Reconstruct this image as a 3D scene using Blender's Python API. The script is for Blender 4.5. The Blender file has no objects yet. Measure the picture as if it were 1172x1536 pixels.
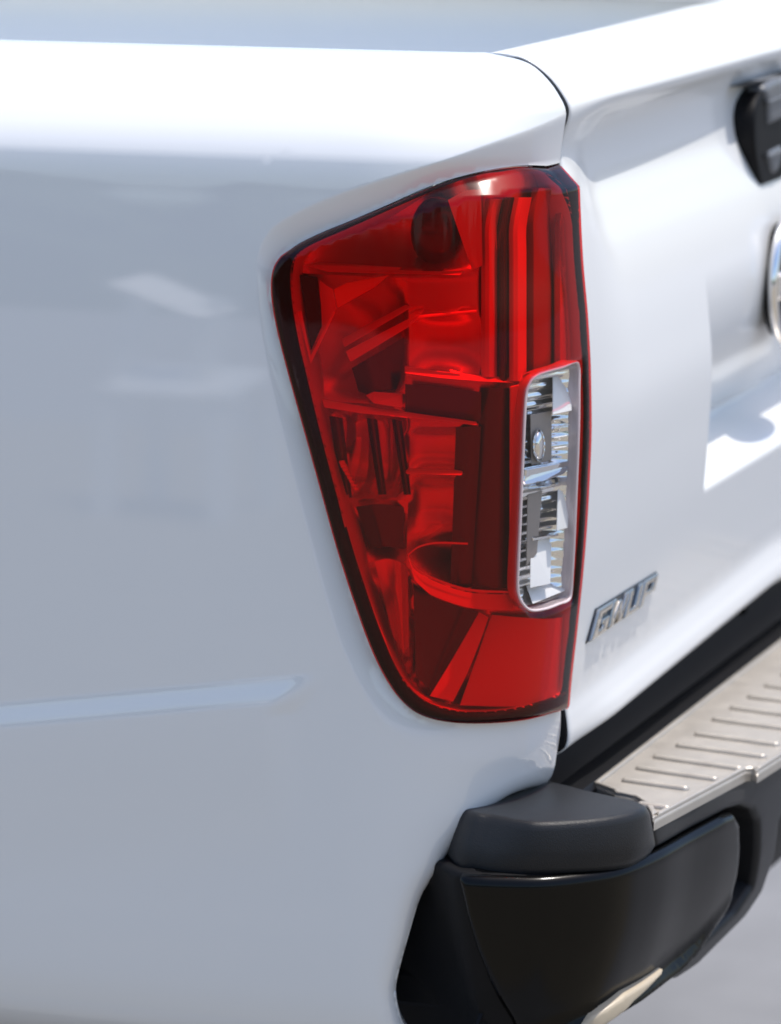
import bpy, math, random
import numpy as np
from mathutils import Vector, Matrix
from mathutils.geometry import delaunay_2d_cdt

random.seed(7); rng = np.random.default_rng(7)
SC = bpy.context.scene
COL = SC.collection

# ------------------------------------------------------------------ camera
F_PX, W_PX, H_PX = 6377.0, 1172.0, 1536.0          # focal length in photo pixels
YAW, PITCH, DIST = math.radians(20.0), math.radians(-10.4), 3.27
FH = np.array([math.cos(YAW), math.sin(YAW), 0.0])
RT = np.array([math.sin(YAW), -math.cos(YAW), 0.0])
FW = FH*math.cos(PITCH) + np.array([0, 0, 1.0])*math.sin(PITCH)
UP = np.cross(RT, FW)
def ray(p):
    p = np.asarray(p, float)
    return FW + ((p[..., 0]-W_PX/2)/F_PX)[..., None]*RT - ((p[..., 1]-H_PX/2)/F_PX)[..., None]*UP
CAM = np.array([0, 0, 0.95]) - ray((750, 660))*DIST
def proj(q):
    v = np.asarray(q, float)-CAM
    w = v @ FW
    return np.stack([W_PX/2+F_PX*(v @ RT)/w, H_PX/2-F_PX*(v @ UP)/w], -1)
def onplane(p, ax, val):
    d = ray(p); t = (val-CAM[ax])/d[..., ax]
    return CAM+t[..., None]*d

cd = bpy.data.cameras.new("camera"); cam = bpy.data.objects.new("camera", cd); COL.objects.link(cam)
cd.sensor_fit = 'VERTICAL'; cd.sensor_height = 36.0; cd.lens = 36.0*F_PX/H_PX
cd.clip_start = 0.05; cd.clip_end = 500
cam.matrix_world = Matrix(((RT[0], UP[0], -FW[0], CAM[0]), (RT[1], UP[1], -FW[1], CAM[1]),
                           (RT[2], UP[2], -FW[2], CAM[2]), (0, 0, 0, 1)))
cd.dof.use_dof = True; cd.dof.focus_distance = DIST*0.985; cd.dof.aperture_fstop = 6.3
SC.camera = cam

# ------------------------------------------------------------------ light
SUN = np.array([0.09, -0.225, 0.97]); SUN /= np.linalg.norm(SUN)
elev = math.asin(SUN[2]); az = math.atan2(SUN[0], SUN[1])
world = bpy.data.worlds.new("World"); SC.world = world; world.use_nodes = True
wn = world.node_tree; bg = wn.nodes["Background"]
sky = wn.nodes.new("ShaderNodeTexSky"); sky.sky_type = 'NISHITA'; sky.sun_disc = False
sky.sun_elevation = elev; sky.sun_rotation = az
sky.air_density = 1.0; sky.dust_density = 2.0
hs = wn.nodes.new("ShaderNodeHueSaturation"); hs.inputs["Saturation"].default_value = 1.1
wn.links.new(sky.outputs[0], hs.inputs["Color"]); wn.links.new(hs.outputs[0], bg.inputs[0]); bg.inputs[1].default_value = 0.15
sl = bpy.data.lights.new("sun", 'SUN'); sl.energy = 3.05; sl.angle = math.radians(0.5); sl.color = (1.0, 0.955, 0.89)
so = bpy.data.objects.new("sun", sl); COL.objects.link(so)
so.rotation_euler = Vector(SUN).to_track_quat('Z', 'Y').to_euler(); so.location = (0, -3, 8)
vs = SC.view_settings; vs.view_transform = 'Standard'; vs.look = 'None'; vs.gamma = 1.0; vs.exposure = 0.50
SC.cycles.transparent_max_bounces = 24; SC.cycles.max_bounces = 12; SC.cycles.caustics_reflective = False
SC.cycles.use_denoising = True; SC.cycles.sample_clamp_indirect = 4.0

# ------------------------------------------------------------------ materials
def mat(name, base=(.5, .5, .5), rough=.5, metal=0., coat=0., coat_rough=.03, spec=.5, bump=0., bscale=300., bdetail=2.,
        vary=0., vscale=8., rvary=0.):
    m = bpy.data.materials.new(name); m.use_nodes = True
    nt = m.node_tree; p = nt.nodes["Principled BSDF"]
    p.inputs["Base Color"].default_value = (*base, 1); p.inputs["Roughness"].default_value = rough
    p.inputs["Metallic"].default_value = metal; p.inputs["Coat Weight"].default_value = coat
    p.inputs["Coat Roughness"].default_value = coat_rough; p.inputs["Specular IOR Level"].default_value = spec
    if bump or vary or rvary:
        tc = nt.nodes.new("ShaderNodeTexCoord")
    if bump:
        n = nt.nodes.new("ShaderNodeTexNoise"); n.inputs["Scale"].default_value = bscale; n.inputs["Detail"].default_value = bdetail
        b = nt.nodes.new("ShaderNodeBump"); b.inputs["Strength"].default_value = bump; b.inputs["Distance"].default_value = .0006
        nt.links.new(tc.outputs["Object"], n.inputs["Vector"]); nt.links.new(n.outputs[0], b.inputs["Height"])
        nt.links.new(b.outputs[0], p.inputs["Normal"])
    if vary or rvary:
        n2 = nt.nodes.new("ShaderNodeTexNoise"); n2.inputs["Scale"].default_value = vscale; n2.inputs["Detail"].default_value = 5
        nt.links.new(tc.outputs["Object"], n2.inputs["Vector"])
    if vary:
        mx = nt.nodes.new("ShaderNodeMix"); mx.data_type = 'RGBA'
        mx.inputs[6].default_value = (*[c*(1-vary) for c in base], 1); mx.inputs[7].default_value = (*[min(1, c*(1+vary)) for c in base], 1)
        nt.links.new(n2.outputs[0], mx.inputs[0]); nt.links.new(mx.outputs[2], p.inputs["Base Color"])
    if rvary:
        mr = nt.nodes.new("ShaderNodeMapRange"); mr.inputs[3].default_value = max(0, rough-rvary); mr.inputs[4].default_value = rough+rvary
        nt.links.new(n2.outputs[0], mr.inputs[0]); nt.links.new(mr.outputs[0], p.inputs["Roughness"])
    return m
def lens_mat(name, tint, rough=.02, ior=1.34):
    m = bpy.data.materials.new(name); m.use_nodes = True; nt = m.node_tree
    nt.nodes.remove(nt.nodes["Principled BSDF"]); out = nt.nodes["Material Output"]
    tr = nt.nodes.new("ShaderNodeBsdfTransparent"); tr.inputs[0].default_value = (*tint, 1)
    gs = []
    for r_ in (rough, .17):
        g_ = nt.nodes.new("ShaderNodeBsdfGlossy"); g_.inputs["Roughness"].default_value = r_; g_.inputs[0].default_value = (1, 1, 1, 1); gs.append(g_)
    gl = nt.nodes.new("ShaderNodeMixShader"); gl.inputs[0].default_value = .35
    nt.links.new(gs[0].outputs[0], gl.inputs[1]); nt.links.new(gs[1].outputs[0], gl.inputs[2])
    fr = nt.nodes.new("ShaderNodeFresnel"); gm = nt.nodes.new("ShaderNodeNewGeometry"); mi = nt.nodes.new("ShaderNodeMapRange")   # one thin sheet: same loss from both sides
    mi.inputs[3].default_value = ior; mi.inputs[4].default_value = 1.0/ior
    nt.links.new(gm.outputs["Backfacing"], mi.inputs[0]); nt.links.new(mi.outputs[0], fr.inputs[0])
    mx = nt.nodes.new("ShaderNodeMixShader")
    nt.links.new(fr.outputs[0], mx.inputs[0]); nt.links.new(tr.outputs[0], mx.inputs[1]); nt.links.new(gl.outputs[0], mx.inputs[2])
    nt.links.new(mx.outputs[0], out.inputs[0])
    return m
M = dict(
    white=mat("white_paint", (.80, .80, .80), .45, coat=1.0, coat_rough=.03, bump=.02, bscale=900),
    white_gate=mat("white_paint_tailgate", (.80, .80, .80), .45, coat=.6, coat_rough=.11, bump=.02, bscale=900),
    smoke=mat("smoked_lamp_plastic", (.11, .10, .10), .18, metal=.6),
    bedwhite=mat("bed_white_paint", (.78, .79, .78), .5, coat=.3),
    black_tex=mat("textured_black_plastic", (.018, .0185, .0205), .38, bump=.6, bscale=1000, bdetail=4, spec=.24, rvary=.05),
    black_satin=mat("satin_black_plastic", (.002, .002, .002), .18, spec=.22, bump=.03, bscale=1500),
    black_gloss=mat("gloss_black", (.008, .008, .009), .12, spec=.5),
    dark=mat("dark_plastic", (.006, .006, .007), .55, spec=.15),
    grey=mat("grey_plastic", (.13, .135, .145), .4, bump=.1, bscale=1500),
    tan_glint=mat("painted_tan_glint", (.50, .42, .31), .4, vary=.08, vscale=40),  # warm glint put into the base colour
    steel=mat("brushed_steel", (.47, .43, .38), .42, metal=.45, bump=.15, bscale=900, vary=.14, vscale=45, rvary=.10),
    dark_chrome=mat("dark_chrome", (.48, .465, .44), .10, metal=1.0),
    sill=mat("dark_sill_paint", (.006, .007, .010), .45, spec=.3),
    asphalt=mat("asphalt_lane", (.23, .20, .15), .9, bump=.3, bscale=120, vary=.2, vscale=5),
    chrome=mat("chrome", (.86, .86, .87), .06, metal=1.0),
    chrome_rough=mat("reflector_chrome", (.88, .88, .88), .16, metal=1.0),
    refl=mat("reflector_silver", (.80, .80, .80), .30, metal=.55),
    reflred=mat("moulded_reflector", (.80, .77, .75), .27, metal=.9),
    cup=mat("silvered_reflector", (.93, .93, .93), .10, metal=.92, bump=.3, bscale=160),
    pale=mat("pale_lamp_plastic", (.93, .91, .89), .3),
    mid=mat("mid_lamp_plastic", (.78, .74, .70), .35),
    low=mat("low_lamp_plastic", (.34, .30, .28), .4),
    blackbox=mat("black_lamp_housing", (.03, .022, .02), .5),
    orange_glint=mat("orange_glint_plastic", (.95, .55, .18), .35),  # orange of a bright reflection put into the base colour
    red=lens_mat("red_lens", (1.0, .045, .045)),
    clear=lens_mat("clear_lens", (.95, .95, .95)),
    rimpink=mat("pink_lens_border", (.70, .58, .58), .25, coat=.5),
    ground=mat("concrete_paving", (.19, .19, .195), .85, bump=.3, bscale=90, vary=.22, vscale=7),
)

_p = M['black_tex'].node_tree.nodes["Principled BSDF"]; _p.inputs["Sheen Weight"].default_value = .04; _p.inputs["Sheen Roughness"].default_value = .35
M['white'].node_tree.nodes["Principled BSDF"].inputs["Coat IOR"].default_value = 1.75
# ------------------------------------------------------------------ 2-D helpers
def resample(p, h, closed=True):
    p = np.asarray(p, float)
    q = np.vstack([p, p[:1]]) if closed else p
    out = []
    for a, b in zip(q[:-1], q[1:]):
        n = max(1, int(round(np.linalg.norm(b-a)/h)))
        for k in range(n): out.append(a+(b-a)*k/n)
    if not closed: out.append(q[-1])
    return np.array(out)
def smooth_curve(p, n=8, closed=False):
    """Catmull-Rom (centripetal-ish) through points"""
    p = np.asarray(p, float); N = len(p); out = []
    idx = (lambda i: i % N) if closed else (lambda i: min(max(i, 0), N-1))
    for i in range(N if closed else N-1):
        p0, p1, p2, p3 = p[idx(i-1)], p[idx(i)], p[idx(i+1)], p[idx(i+2)]
        l = np.linalg.norm(p2-p1)
        m1 = (p2-p0)/max(1e-9, np.linalg.norm(p1-p0)+l)*l if idx(i-1) != idx(i) else (p2-p1)
        m2 = (p3-p1)/max(1e-9, np.linalg.norm(p3-p2)+l)*l if idx(i+2) != idx(i+1) else (p2-p1)
        for k in range(n):
            t = k/n
            out.append((2*t**3-3*t**2+1)*p1+(t**3-2*t**2+t)*m1+(-2*t**3+3*t**2)*p2+(t**3-t**2)*m2)
    if not closed: out.append(p[-1])
    return np.array(out)
def seg_dist(pts, poly, closed=True):
    pts = np.asarray(pts, float); poly = np.asarray(poly, float)
    a = poly if closed else poly[:-1]
    b = np.roll(poly, -1, 0) if closed else poly[1:]
    out = np.empty(len(pts))
    for s in range(0, len(pts), 2000):
        q = pts[s:s+2000, None, :]
        ab = (b-a)[None]; t = np.clip(((q-a[None])*ab).sum(-1)/np.maximum((ab*ab).sum(-1), 1e-18), 0, 1)
        out[s:s+2000] = np.sqrt(((q-a[None]-t[..., None]*ab)**2).sum(-1).min(1))
    return out
def inside(pts, poly):
    pts = np.asarray(pts, float); x, y = pts[:, 0], pts[:, 1]; r = np.zeros(len(pts), bool)
    a = poly; b = np.roll(poly, -1, 0)
    for (x1, y1), (x2, y2) in zip(a, b):
        if y1 == y2: continue
        c = ((y1 > y) != (y2 > y)) & (x < (x2-x1)*(y-y1)/(y2-y1)+x1)
        r ^= c
    return r
def inset(poly, r):
    t = np.roll(poly, -1, 0)-np.roll(poly, 1, 0); n = np.stack([-t[:, 1], t[:, 0]], 1); n /= np.linalg.norm(n, axis=1, keepdims=True)
    if not inside((poly+n*1e-4)[5:6], poly)[0]: n = -n
    return poly+n*r
def sstep(a, b, x):
    t = np.clip((x-a)/(b-a), 0, 1); return t*t*(3-2*t)
def pchip(xs, ys):
    xs = np.asarray(xs, float); ys = np.asarray(ys, float); h = np.diff(xs); dl = np.diff(ys)/h
    m = np.zeros(len(xs)); m[0], m[-1] = dl[0], dl[-1]
    for i in range(1, len(xs)-1):
        if dl[i-1]*dl[i] > 0:
            w1, w2 = 2*h[i]+h[i-1], h[i]+2*h[i-1]; m[i] = (w1+w2)/(w1/dl[i-1]+w2/dl[i])
    def f(x):
        x = np.clip(x, xs[0], xs[-1]); i = np.clip(np.searchsorted(xs, x)-1, 0, len(h)-1)
        t = (x-xs[i])/h[i]
        return (2*t**3-3*t**2+1)*ys[i]+(t**3-2*t**2+t)*h[i]*m[i]+(-2*t**3+3*t**2)*ys[i+1]+(t**3-t**2)*h[i]*m[i+1]
    return f

# ------------------------------------------------------------------ surfaces
class Surf:
    """A parametrised surface with metric-ish (u, v); d moves along its outward normal."""
    def __init__(s, fn, u0, u1, v0, v1, nu=140, nv=140, flip=1.0):
        s.fn, s.flip = fn, flip; s.b = (u0, u1, v0, v1)
        U, V = np.meshgrid(np.linspace(u0, u1, nu), np.linspace(v0, v1, nv), indexing='ij')
        s.gu, s.gv = U.ravel(), V.ravel()
        P, N = s.pn(s.gu, s.gv)
        keep = ((CAM-P)*N).sum(1) > 0.02*np.linalg.norm(CAM-P, axis=1)
        s.gu, s.gv = s.gu[keep], s.gv[keep]; s.gp = proj(P[keep])
    def pn(s, u, v):
        e = 2e-4; P = s.fn(u, v)
        a = s.fn(u+e, v)-s.fn(u-e, v); b = s.fn(u, v+e)-s.fn(u, v-e)
        n = np.cross(a, b)*s.flip; n /= np.maximum(np.linalg.norm(n, axis=-1, keepdims=True), 1e-12)
        return P, n
    def P(s, u, v, d=0.0):
        p, n = s.pn(np.asarray(u, float), np.asarray(v, float))
        return p+n*np.asarray(d, float)[..., None]
    def inv(s, px, d=0.0):
        px = np.atleast_2d(np.asarray(px, float)); d = np.broadcast_to(np.asarray(d, float), (len(px),)).copy()
        u = np.empty(len(px)); v = np.empty(len(px))
        for k, q in enumerate(px):
            i = np.argmin(((s.gp-q)**2).sum(1)); u[k], v[k] = s.gu[i], s.gv[i]
        for it in range(12):
            f = proj(s.P(u, v, d))-px; e = 3e-4
            fu = (proj(s.P(u+e, v, d))-px-f)/e; fv = (proj(s.P(u, v+e, d))-px-f)/e
            det = fu[:, 0]*fv[:, 1]-fu[:, 1]*fv[:, 0]; det = np.where(np.abs(det) < 1e-3, 1e-3, det)
            du = (-f[:, 0]*fv[:, 1]+f[:, 1]*fv[:, 0])/det; dv = (-fu[:, 0]*f[:, 1]+fu[:, 1]*f[:, 0])/det
            u += np.clip(du, -.02, .02); v += np.clip(dv, -.02, .02)
        return np.stack([u, v], 1)
def plane_surf(axis, val, flip=1.0):
    if axis == 1: return Surf(lambda u, v: np.stack([u, np.full_like(u, val), v], -1), -.5, 2, 0, 1.6, flip=1.0)
    if axis == 2: return Surf(lambda u, v: np.stack([u, v, np.full_like(u, val)], -1), -.5, 2, -.5, 1)

# ------------------------------------------------------------------ mesh helpers
def empty(name, parent=None, loc=(0, 0, 0)):
    o = bpy.data.objects.new(name, None); COL.objects.link(o); o.location = loc; o.empty_display_size = .1
    if parent: o.parent = parent
    return o
def mesh_obj(name, V, Fc, m, parent=None, smooth=True, sharp=35.0, normals=None):
    me = bpy.data.meshes.new(name); me.from_pydata([tuple(v) for v in V], [], [tuple(int(i) for i in f) for f in Fc]); me.update()
    if smooth:
        me.polygons.foreach_set("use_smooth", [True]*len(me.polygons))
        if sharp: me.set_sharp_from_angle(angle=math.radians(sharp))
    me.materials.append(m)
    o = bpy.data.objects.new(name, me); COL.objects.link(o)
    if parent: o.parent = parent
    if normals is not None: me.normals_split_custom_set_from_vertices([tuple(n) for n in normals])
    return o
def shell(name, outer, surf, m, parent, d=0.0, thick=.004, grid=.008, round_r=0.0, round_d=None, holes=(), dfn=None, bspace=None,
          back=True, sharp=40.0, true_normals=False, inner_walls=True, lines=(), fine=None):
    """plate that follows a surface inside a (u, v) outline: rounded edge, side walls, back"""
    outer = resample(outer, bspace or grid*.6); holes = [resample(h, bspace or grid*.6) for h in holes]
    if round_d is None: round_d = round_r
    lo, hi = outer.min(0), outer.max(0)
    loops = [outer]+holes
    pts = [outer]+list(holes); edges = []; off = 0
    for L in loops:
        n = len(L); edges += [(off+i, off+(i+1) % n) for i in range(n)]; off += n
    nb = off
    alld = lambda q: np.min([seg_dist(q, L) for L in loops], 0)
    ok = lambda q: inside(q, outer) & ~np.any([inside(q, h) for h in holes], 0) if holes else inside(q, outer)
    extra = []
    rings = [round_r*f for f in (.06, .2, .42, .7, 1.0)] if round_r else []
    for L in loops:
        t = np.roll(L, -1, 0)-np.roll(L, 1, 0); nn = np.stack([-t[:, 1], t[:, 0]], 1); nn /= np.maximum(np.linalg.norm(nn, axis=1, keepdims=True), 1e-12)
        for r in rings:
            for sgn in (1, -1):
                q = L+nn*r*sgn; k = ok(q); q = q[k]
                if len(q): q = q[np.abs(alld(q)-r) < r*.12+1e-6]
                if len(q): extra.append(q)
    gx = np.arange(lo[0]+grid*.37, hi[0], grid); gy = np.arange(lo[1]+grid*.41, hi[1], grid)
    if len(gx) and len(gy):
        G = np.stack(np.meshgrid(gx, gy, indexing='ij'), -1).reshape(-1, 2)
        G = G[ok(G)]
        if len(G): G = G[alld(G) > max(round_r*1.15, grid*.35)]
        if len(G): extra.append(G)
    if fine:
        fg, near, rad = fine; sel = []
        gx = np.arange(near.min(0)[0]-rad, near.max(0)[0]+rad, fg); gy = np.arange(near.min(0)[1]-rad, near.max(0)[1]+rad, fg)
        G2 = np.stack(np.meshgrid(gx, gy, indexing='ij'), -1).reshape(-1, 2); G2 = G2[ok(G2)]
        G2 = G2[(seg_dist(G2, near, False) < rad) & (alld(G2) > fg*.4)]
        extra = [e_[seg_dist(e_, near, False) >= rad+fg*.5] if e_ is extra[-1] else e_ for e_ in extra]+[G2]
    for poly, offs in lines:
        L = resample(poly, .003, closed=False); t = np.gradient(L, axis=0); nn = np.stack([-t[:, 1], t[:, 0]], 1)
        nn /= np.maximum(np.linalg.norm(nn, axis=1, keepdims=True), 1e-12)
        for o_ in offs:
            q = L+nn*o_; q = q[ok(q)]; q = q[alld(q) > .0012]
            if len(q): extra.append(q)
    allp = np.vstack(pts+extra)
    vv, _, ff, ov, _, _ = delaunay_2d_cdt([Vector(p) for p in allp], edges, [], 0, 1e-7)
    uv = np.array([(p.x, p.y) for p in vv]); T = np.array([f for f in ff if len(f) == 3])
    cen = uv[T].mean(1); T = T[ok(cen)]
    # orient
    a = uv[T[:, 1]]-uv[T[:, 0]]; b = uv[T[:, 2]]-uv[T[:, 0]]; cr = a[:, 0]*b[:, 1]-a[:, 1]*b[:, 0]
    want = surf.flip
    T = np.where(((cr > 0) == (want > 0))[:, None], T, T[:, [0, 2, 1]]); T = T[np.abs(cr) > 1e-14]
    def dval(q):
        r = np.full(len(q), float(d)) if np.isscalar(d) else d(q)
        if dfn is not None: r = r+dfn(q)
        if round_r:
            e = np.clip(alld(q), 0, round_r); r = r-round_d*(1-np.sqrt(np.maximum(0, 1-(1-e/round_r)**2)))
        return r
    dv = dval(uv); P = surf.P(uv[:, 0], uv[:, 1], dv); n0 = len(P)
    normals = None
    if true_normals:
        e = 6e-4
        def q(du, dw):
            z = uv+np.array([du, dw]); return surf.P(z[:, 0], z[:, 1], dval(z))
        normals = np.cross(q(e, 0)-q(-e, 0), q(0, e)-q(0, -e))*surf.flip
        normals /= np.maximum(np.linalg.norm(normals, axis=1, keepdims=True), 1e-12)
    V = [P]; Fs = [T]
    # boundary map from input to output
    omap = {}
    for o_i, src in enumerate(ov):
        for s_ in src: omap[s_] = o_i
    nv = n0; allN = [normals] if true_normals else None
    off = 0
    for li, L in enumerate(loops):
        n = len(L); ids = np.array([omap[off+i] for i in range(n)]); off += n
        if li and not inner_walls: continue
        top = P[ids]; bot = surf.P(uv[ids, 0], uv[ids, 1], dv[ids]-thick)
        V += [top, bot]
        i = np.arange(n); j = (i+1) % n
        Q = np.stack([nv+i, nv+j, nv+n+j, nv+n+i], 1)
        ar = np.sum(L[:, 0]*np.roll(L[:, 1], -1)-np.roll(L[:, 0], -1)*L[:, 1])
        ccw = (ar > 0) == (surf.flip > 0)
        if li: ccw = not ccw
        if ccw: Q = Q[:, ::-1]
        Fs.append(Q); nv += 2*n
        if true_normals:
            tg = np.roll(top, -1, 0)-np.roll(top, 1, 0); wn_ = np.cross(tg, top-bot)*(1 if ccw else -1)
            wn_ /= np.maximum(np.linalg.norm(wn_, axis=1, keepdims=True), 1e-12); allN += [wn_, wn_]
    if back:
        V.append(surf.P(uv[:, 0], uv[:, 1], dv-thick)); Fs.append(T[:, ::-1]+nv)
        if true_normals: allN.append(-normals)
    faces = [f for A in Fs for f in A.tolist()]
    return mesh_obj(name, np.vstack(V), faces, m, parent, True, sharp if not true_normals else 0, np.vstack(allN) if true_normals else None)
def grid_obj(name, P, m, parent=None, flip=False, sharp=40.0):
    """P: (nu, nv, 3) array of points"""
    nu, nv = P.shape[:2]; i, j = np.meshgrid(np.arange(nu-1), np.arange(nv-1), indexing='ij')
    a = (i*nv+j).ravel(); Q = np.stack([a, a+nv, a+nv+1, a+1], 1)
    if flip: Q = Q[:, ::-1]
    return mesh_obj(name, P.reshape(-1, 3), Q.tolist(), m, parent, True, sharp)
def loft(name, rings, m, parent, cap_top=True, cap_bot=True, sharp=40.0):
    """rings: list of (n,3) closed loops, first = top"""
    n = len(rings[0]); V = np.vstack(rings); Fs = []
    for k in range(len(rings)-1):
        for i in range(n):
            j = (i+1) % n; Fs.append([k*n+i, k*n+j, (k+1)*n+j, (k+1)*n+i])
    def cap(r, base, flip):
        g = list(range(base, base+n)); Fs.append(g[::-1] if flip else g)
    if cap_top: cap(rings[0], 0, False)
    if cap_bot: cap(rings[-1], n*(len(rings)-1), True)
    o = mesh_obj(name, V, Fs, m, parent, True, None)
    import bmesh
    bm = bmesh.new(); bm.from_mesh(o.data); bmesh.ops.recalc_face_normals(bm, faces=bm.faces); bm.to_mesh(o.data); bm.free()
    o.data.polygons.foreach_set("use_smooth", [True]*len(o.data.polygons)); o.data.set_sharp_from_angle(angle=math.radians(sharp))
    return o
def box(name, lo, hi, m, parent=None, bev=.002):
    lo, hi = np.array(lo, float), np.array(hi, float)
    def ring(z, i): return np.array([(lo[0]+i, lo[1]+i, z), (hi[0]-i, lo[1]+i, z), (hi[0]-i, hi[1]-i, z), (lo[0]+i, hi[1]-i, z)])
    return loft(name, [ring(hi[2], bev), ring(hi[2]-bev, 0), ring(lo[2]+bev, 0), ring(lo[2], bev)], m, parent)

# ------------------------------------------------------------------ the rear quarter: bed side surface
XG = 0.14                                   # plane of the gap between bed side and tailgate
side_prof = np.array([(.060, .405), (.030, .425), (.012, .448), (.004, .475), (.001, .51), (0, .56), (0, .70), (.001, .85), (.004, 1.0),
                      (.0075, 1.07), (.0125, 1.13), (.0158, 1.158), (.0195, 1.167), (.028, 1.180), (.045, 1.199), (.067, 1.218),
                      (.090, 1.228), (.112, 1.234), (.128, 1.236), (.135, 1.2362)])
sp = smooth_curve(side_prof, 12); sv = np.r_[0, np.cumsum(np.linalg.norm(np.diff(sp, axis=0), axis=1))]
VMAX = sv[-1]
f_ox, f_z = pchip(sv, sp[:, 0]), pchip(sv, sp[:, 1])
gap_px = np.array([(770, 84), (795, 95), (820, 115), (838, 138), (851, 165), (868, 400), (875, 480), (879, 560), (880, 640), (876, 740),
                   (869, 840), (860, 930), (850, 1020), (846, 1065), (843, 1100), (838, 1130), (830, 1185)], float)
gp = onplane(gap_px, 0, XG)[:, 1:]          # (y, z)
gz = np.r_[.40, .60, gp[::-1, 1]][:-1]; gy = np.r_[.03, .008, gp[::-1, 0]][:-1]
gz = np.r_[gz, 1.2315, 1.2365]; gy = np.r_[gy, .033, .062]
f_yg = pchip(gz, gy)
YC, UA, NS = .13, .205, 2.35
def bed_fn(u, v):
    a = np.maximum(XG-f_ox(v), .004); z = f_z(v); yg = f_yg(z); b = YC-yg
    ph = np.clip(math.pi/2*(1-u/UA), 0, math.pi/2+.3)
    c, s_ = np.cos(ph), np.sin(ph); k = (np.abs(c)**NS+np.abs(s_)**NS)**(-1/NS)
    x = XG-a*c*k; y = YC-b*s_*k
    y = np.where(u > UA, YC+(u-UA), y); x = np.where(u > UA, XG-a, x)
    return np.stack([x, y, z], -1)
BED = Surf(bed_fn, 0.0, .85, .02, VMAX-.002, 200, 200, flip=-1.0)
_p, _n = BED.pn(np.array([.4]), np.array([.4]))
if _n[0, 0] > 0: BED = Surf(bed_fn, 0.0, .85, .02, VMAX-.002, 200, 200, flip=1.0)

lamp_px = np.array([(837, 248), (800, 247), (760, 251), (700, 263), (640, 281), (580, 306), (520, 331), (470, 352), (432, 373), (412, 398), (407, 432),
                    (413, 480), (430, 550), (455, 640), (480, 730), (505, 820), (530, 900), (560, 982), (588, 1034), (618, 1066), (655, 1081),
                    (710, 1086), (780, 1081), (838, 1066)], float)
lamp_uv = BED.inv(smooth_curve(lamp_px, 5), 0.0)
lamp_uv = lamp_uv[lamp_uv[:, 0] > .0025]
UG = .0036
lamp_uv = np.vstack([[UG, lamp_uv[0, 1]], lamp_uv, [UG, lamp_uv[-1, 1]]])       # closed along the gap edge
fold_px = np.array([(852, 168), (800, 190), (740, 212), (660, 241), (580, 266), (500, 293), (440, 320), (404, 345), (385, 385), (386, 430), (393, 500), (408, 580),
                    (432, 680), (456, 780), (482, 880), (508, 960), (540, 1030), (575, 1085), (630, 1122), (700, 1140), (780, 1140), (842, 1128)], float)
fold_uv = BED.inv(smooth_curve(fold_px, 4), 0.0)
fold_uv = np.vstack([[-.05, fold_uv[0, 1]+.003], fold_uv, [-.05, fold_uv[-1, 1]]])
cut_px = np.array([(832, 1184), (800, 1191), (768, 1204), (722, 1237), (690, 1272), (662, 1312), (636, 1352), (616, 1410), (600, 1462), (594, 1490), (597, 1516), (606, 1545), (625, 1580)], float)
cut_uv = BED.inv(smooth_curve(cut_px, 5), 0.0)
strip_uv = BED.inv(np.array([(0, 1071), (200, 1058), (450, 1030)], float))
f_zl = np.polyfit(strip_uv[:, 0], strip_uv[:, 1], 1); U_END = BED.inv(np.array([(478, 1005)], float))[0, 0]
def bed_disp(q):
    dL = seg_dist(q, lamp_uv); dF = seg_dist(q, fold_uv, closed=False)
    inF = inside(q, fold_uv); t = np.where(inF, dF/np.maximum(dF+dL, 1e-9), 0)
    up = sstep(-.02, .12, q[:, 1]-np.interp(q[:, 0], [0, .25], [BED_TOPV-.10, BED_TOPV-.14]))
    dnn = sstep(fold_uv[:, 1].min()+.10, fold_uv[:, 1].min()+.02, q[:, 1])
    dm = (.0062+.0062*up)*(1-dnn)+.0006*dnn
    D = -dm*np.where(t > 0, np.sqrt(t*t+.006)-math.sqrt(.006), 0)*1.05
    # pressed body line that ends before the lamp
    zl = np.polyval(f_zl, q[:, 0]); qz = zl-q[:, 1]
    fade = sstep(U_END-.004, U_END+.03, q[:, 0]-np.clip(qz, -.02, .02)*.9)
    D = D+fade*.0042*(sstep(-.013, .013, qz)-sstep(.013, .15, qz))
    # rolled edge above the bumper
    dc = seg_dist(q, cut_uv, closed=False); e = np.clip(dc/.022, 0, 1)
    D = D-.013*(1-np.sqrt(np.maximum(0, 1-(1-e)**2)))
    e = np.clip(q[:, 0]/.006, 0, 1)
    D = D-.0030*(1-np.sqrt(np.maximum(0, 1-(1-e)**2)))
    return D
BED_TOPV = lamp_uv[:, 1].max()+.04

truck = empty("pickup_truck", None, (0.775, 0.6, 0))
truck.location = (0, 0, 0)
truck["label"] = "white pickup truck seen close at its red tail lamp and black rear bumper"
truck["category"] = "pickup truck"

vt = VMAX-.0015
outer = np.vstack([[[0, vt]], lamp_uv[:1]*[0, 1]+[0, .0015], lamp_uv[:1]+[0, .0015]])
outer = np.vstack([[[.84, vt]], [[0.0, vt]], [[0.0, lamp_uv[0, 1]]], lamp_uv, [[0.0, lamp_uv[-1, 1]]], [[0.0, cut_uv[0, 1]]], cut_uv, [[.40, .03]], [[.84, .03]]])
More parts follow.
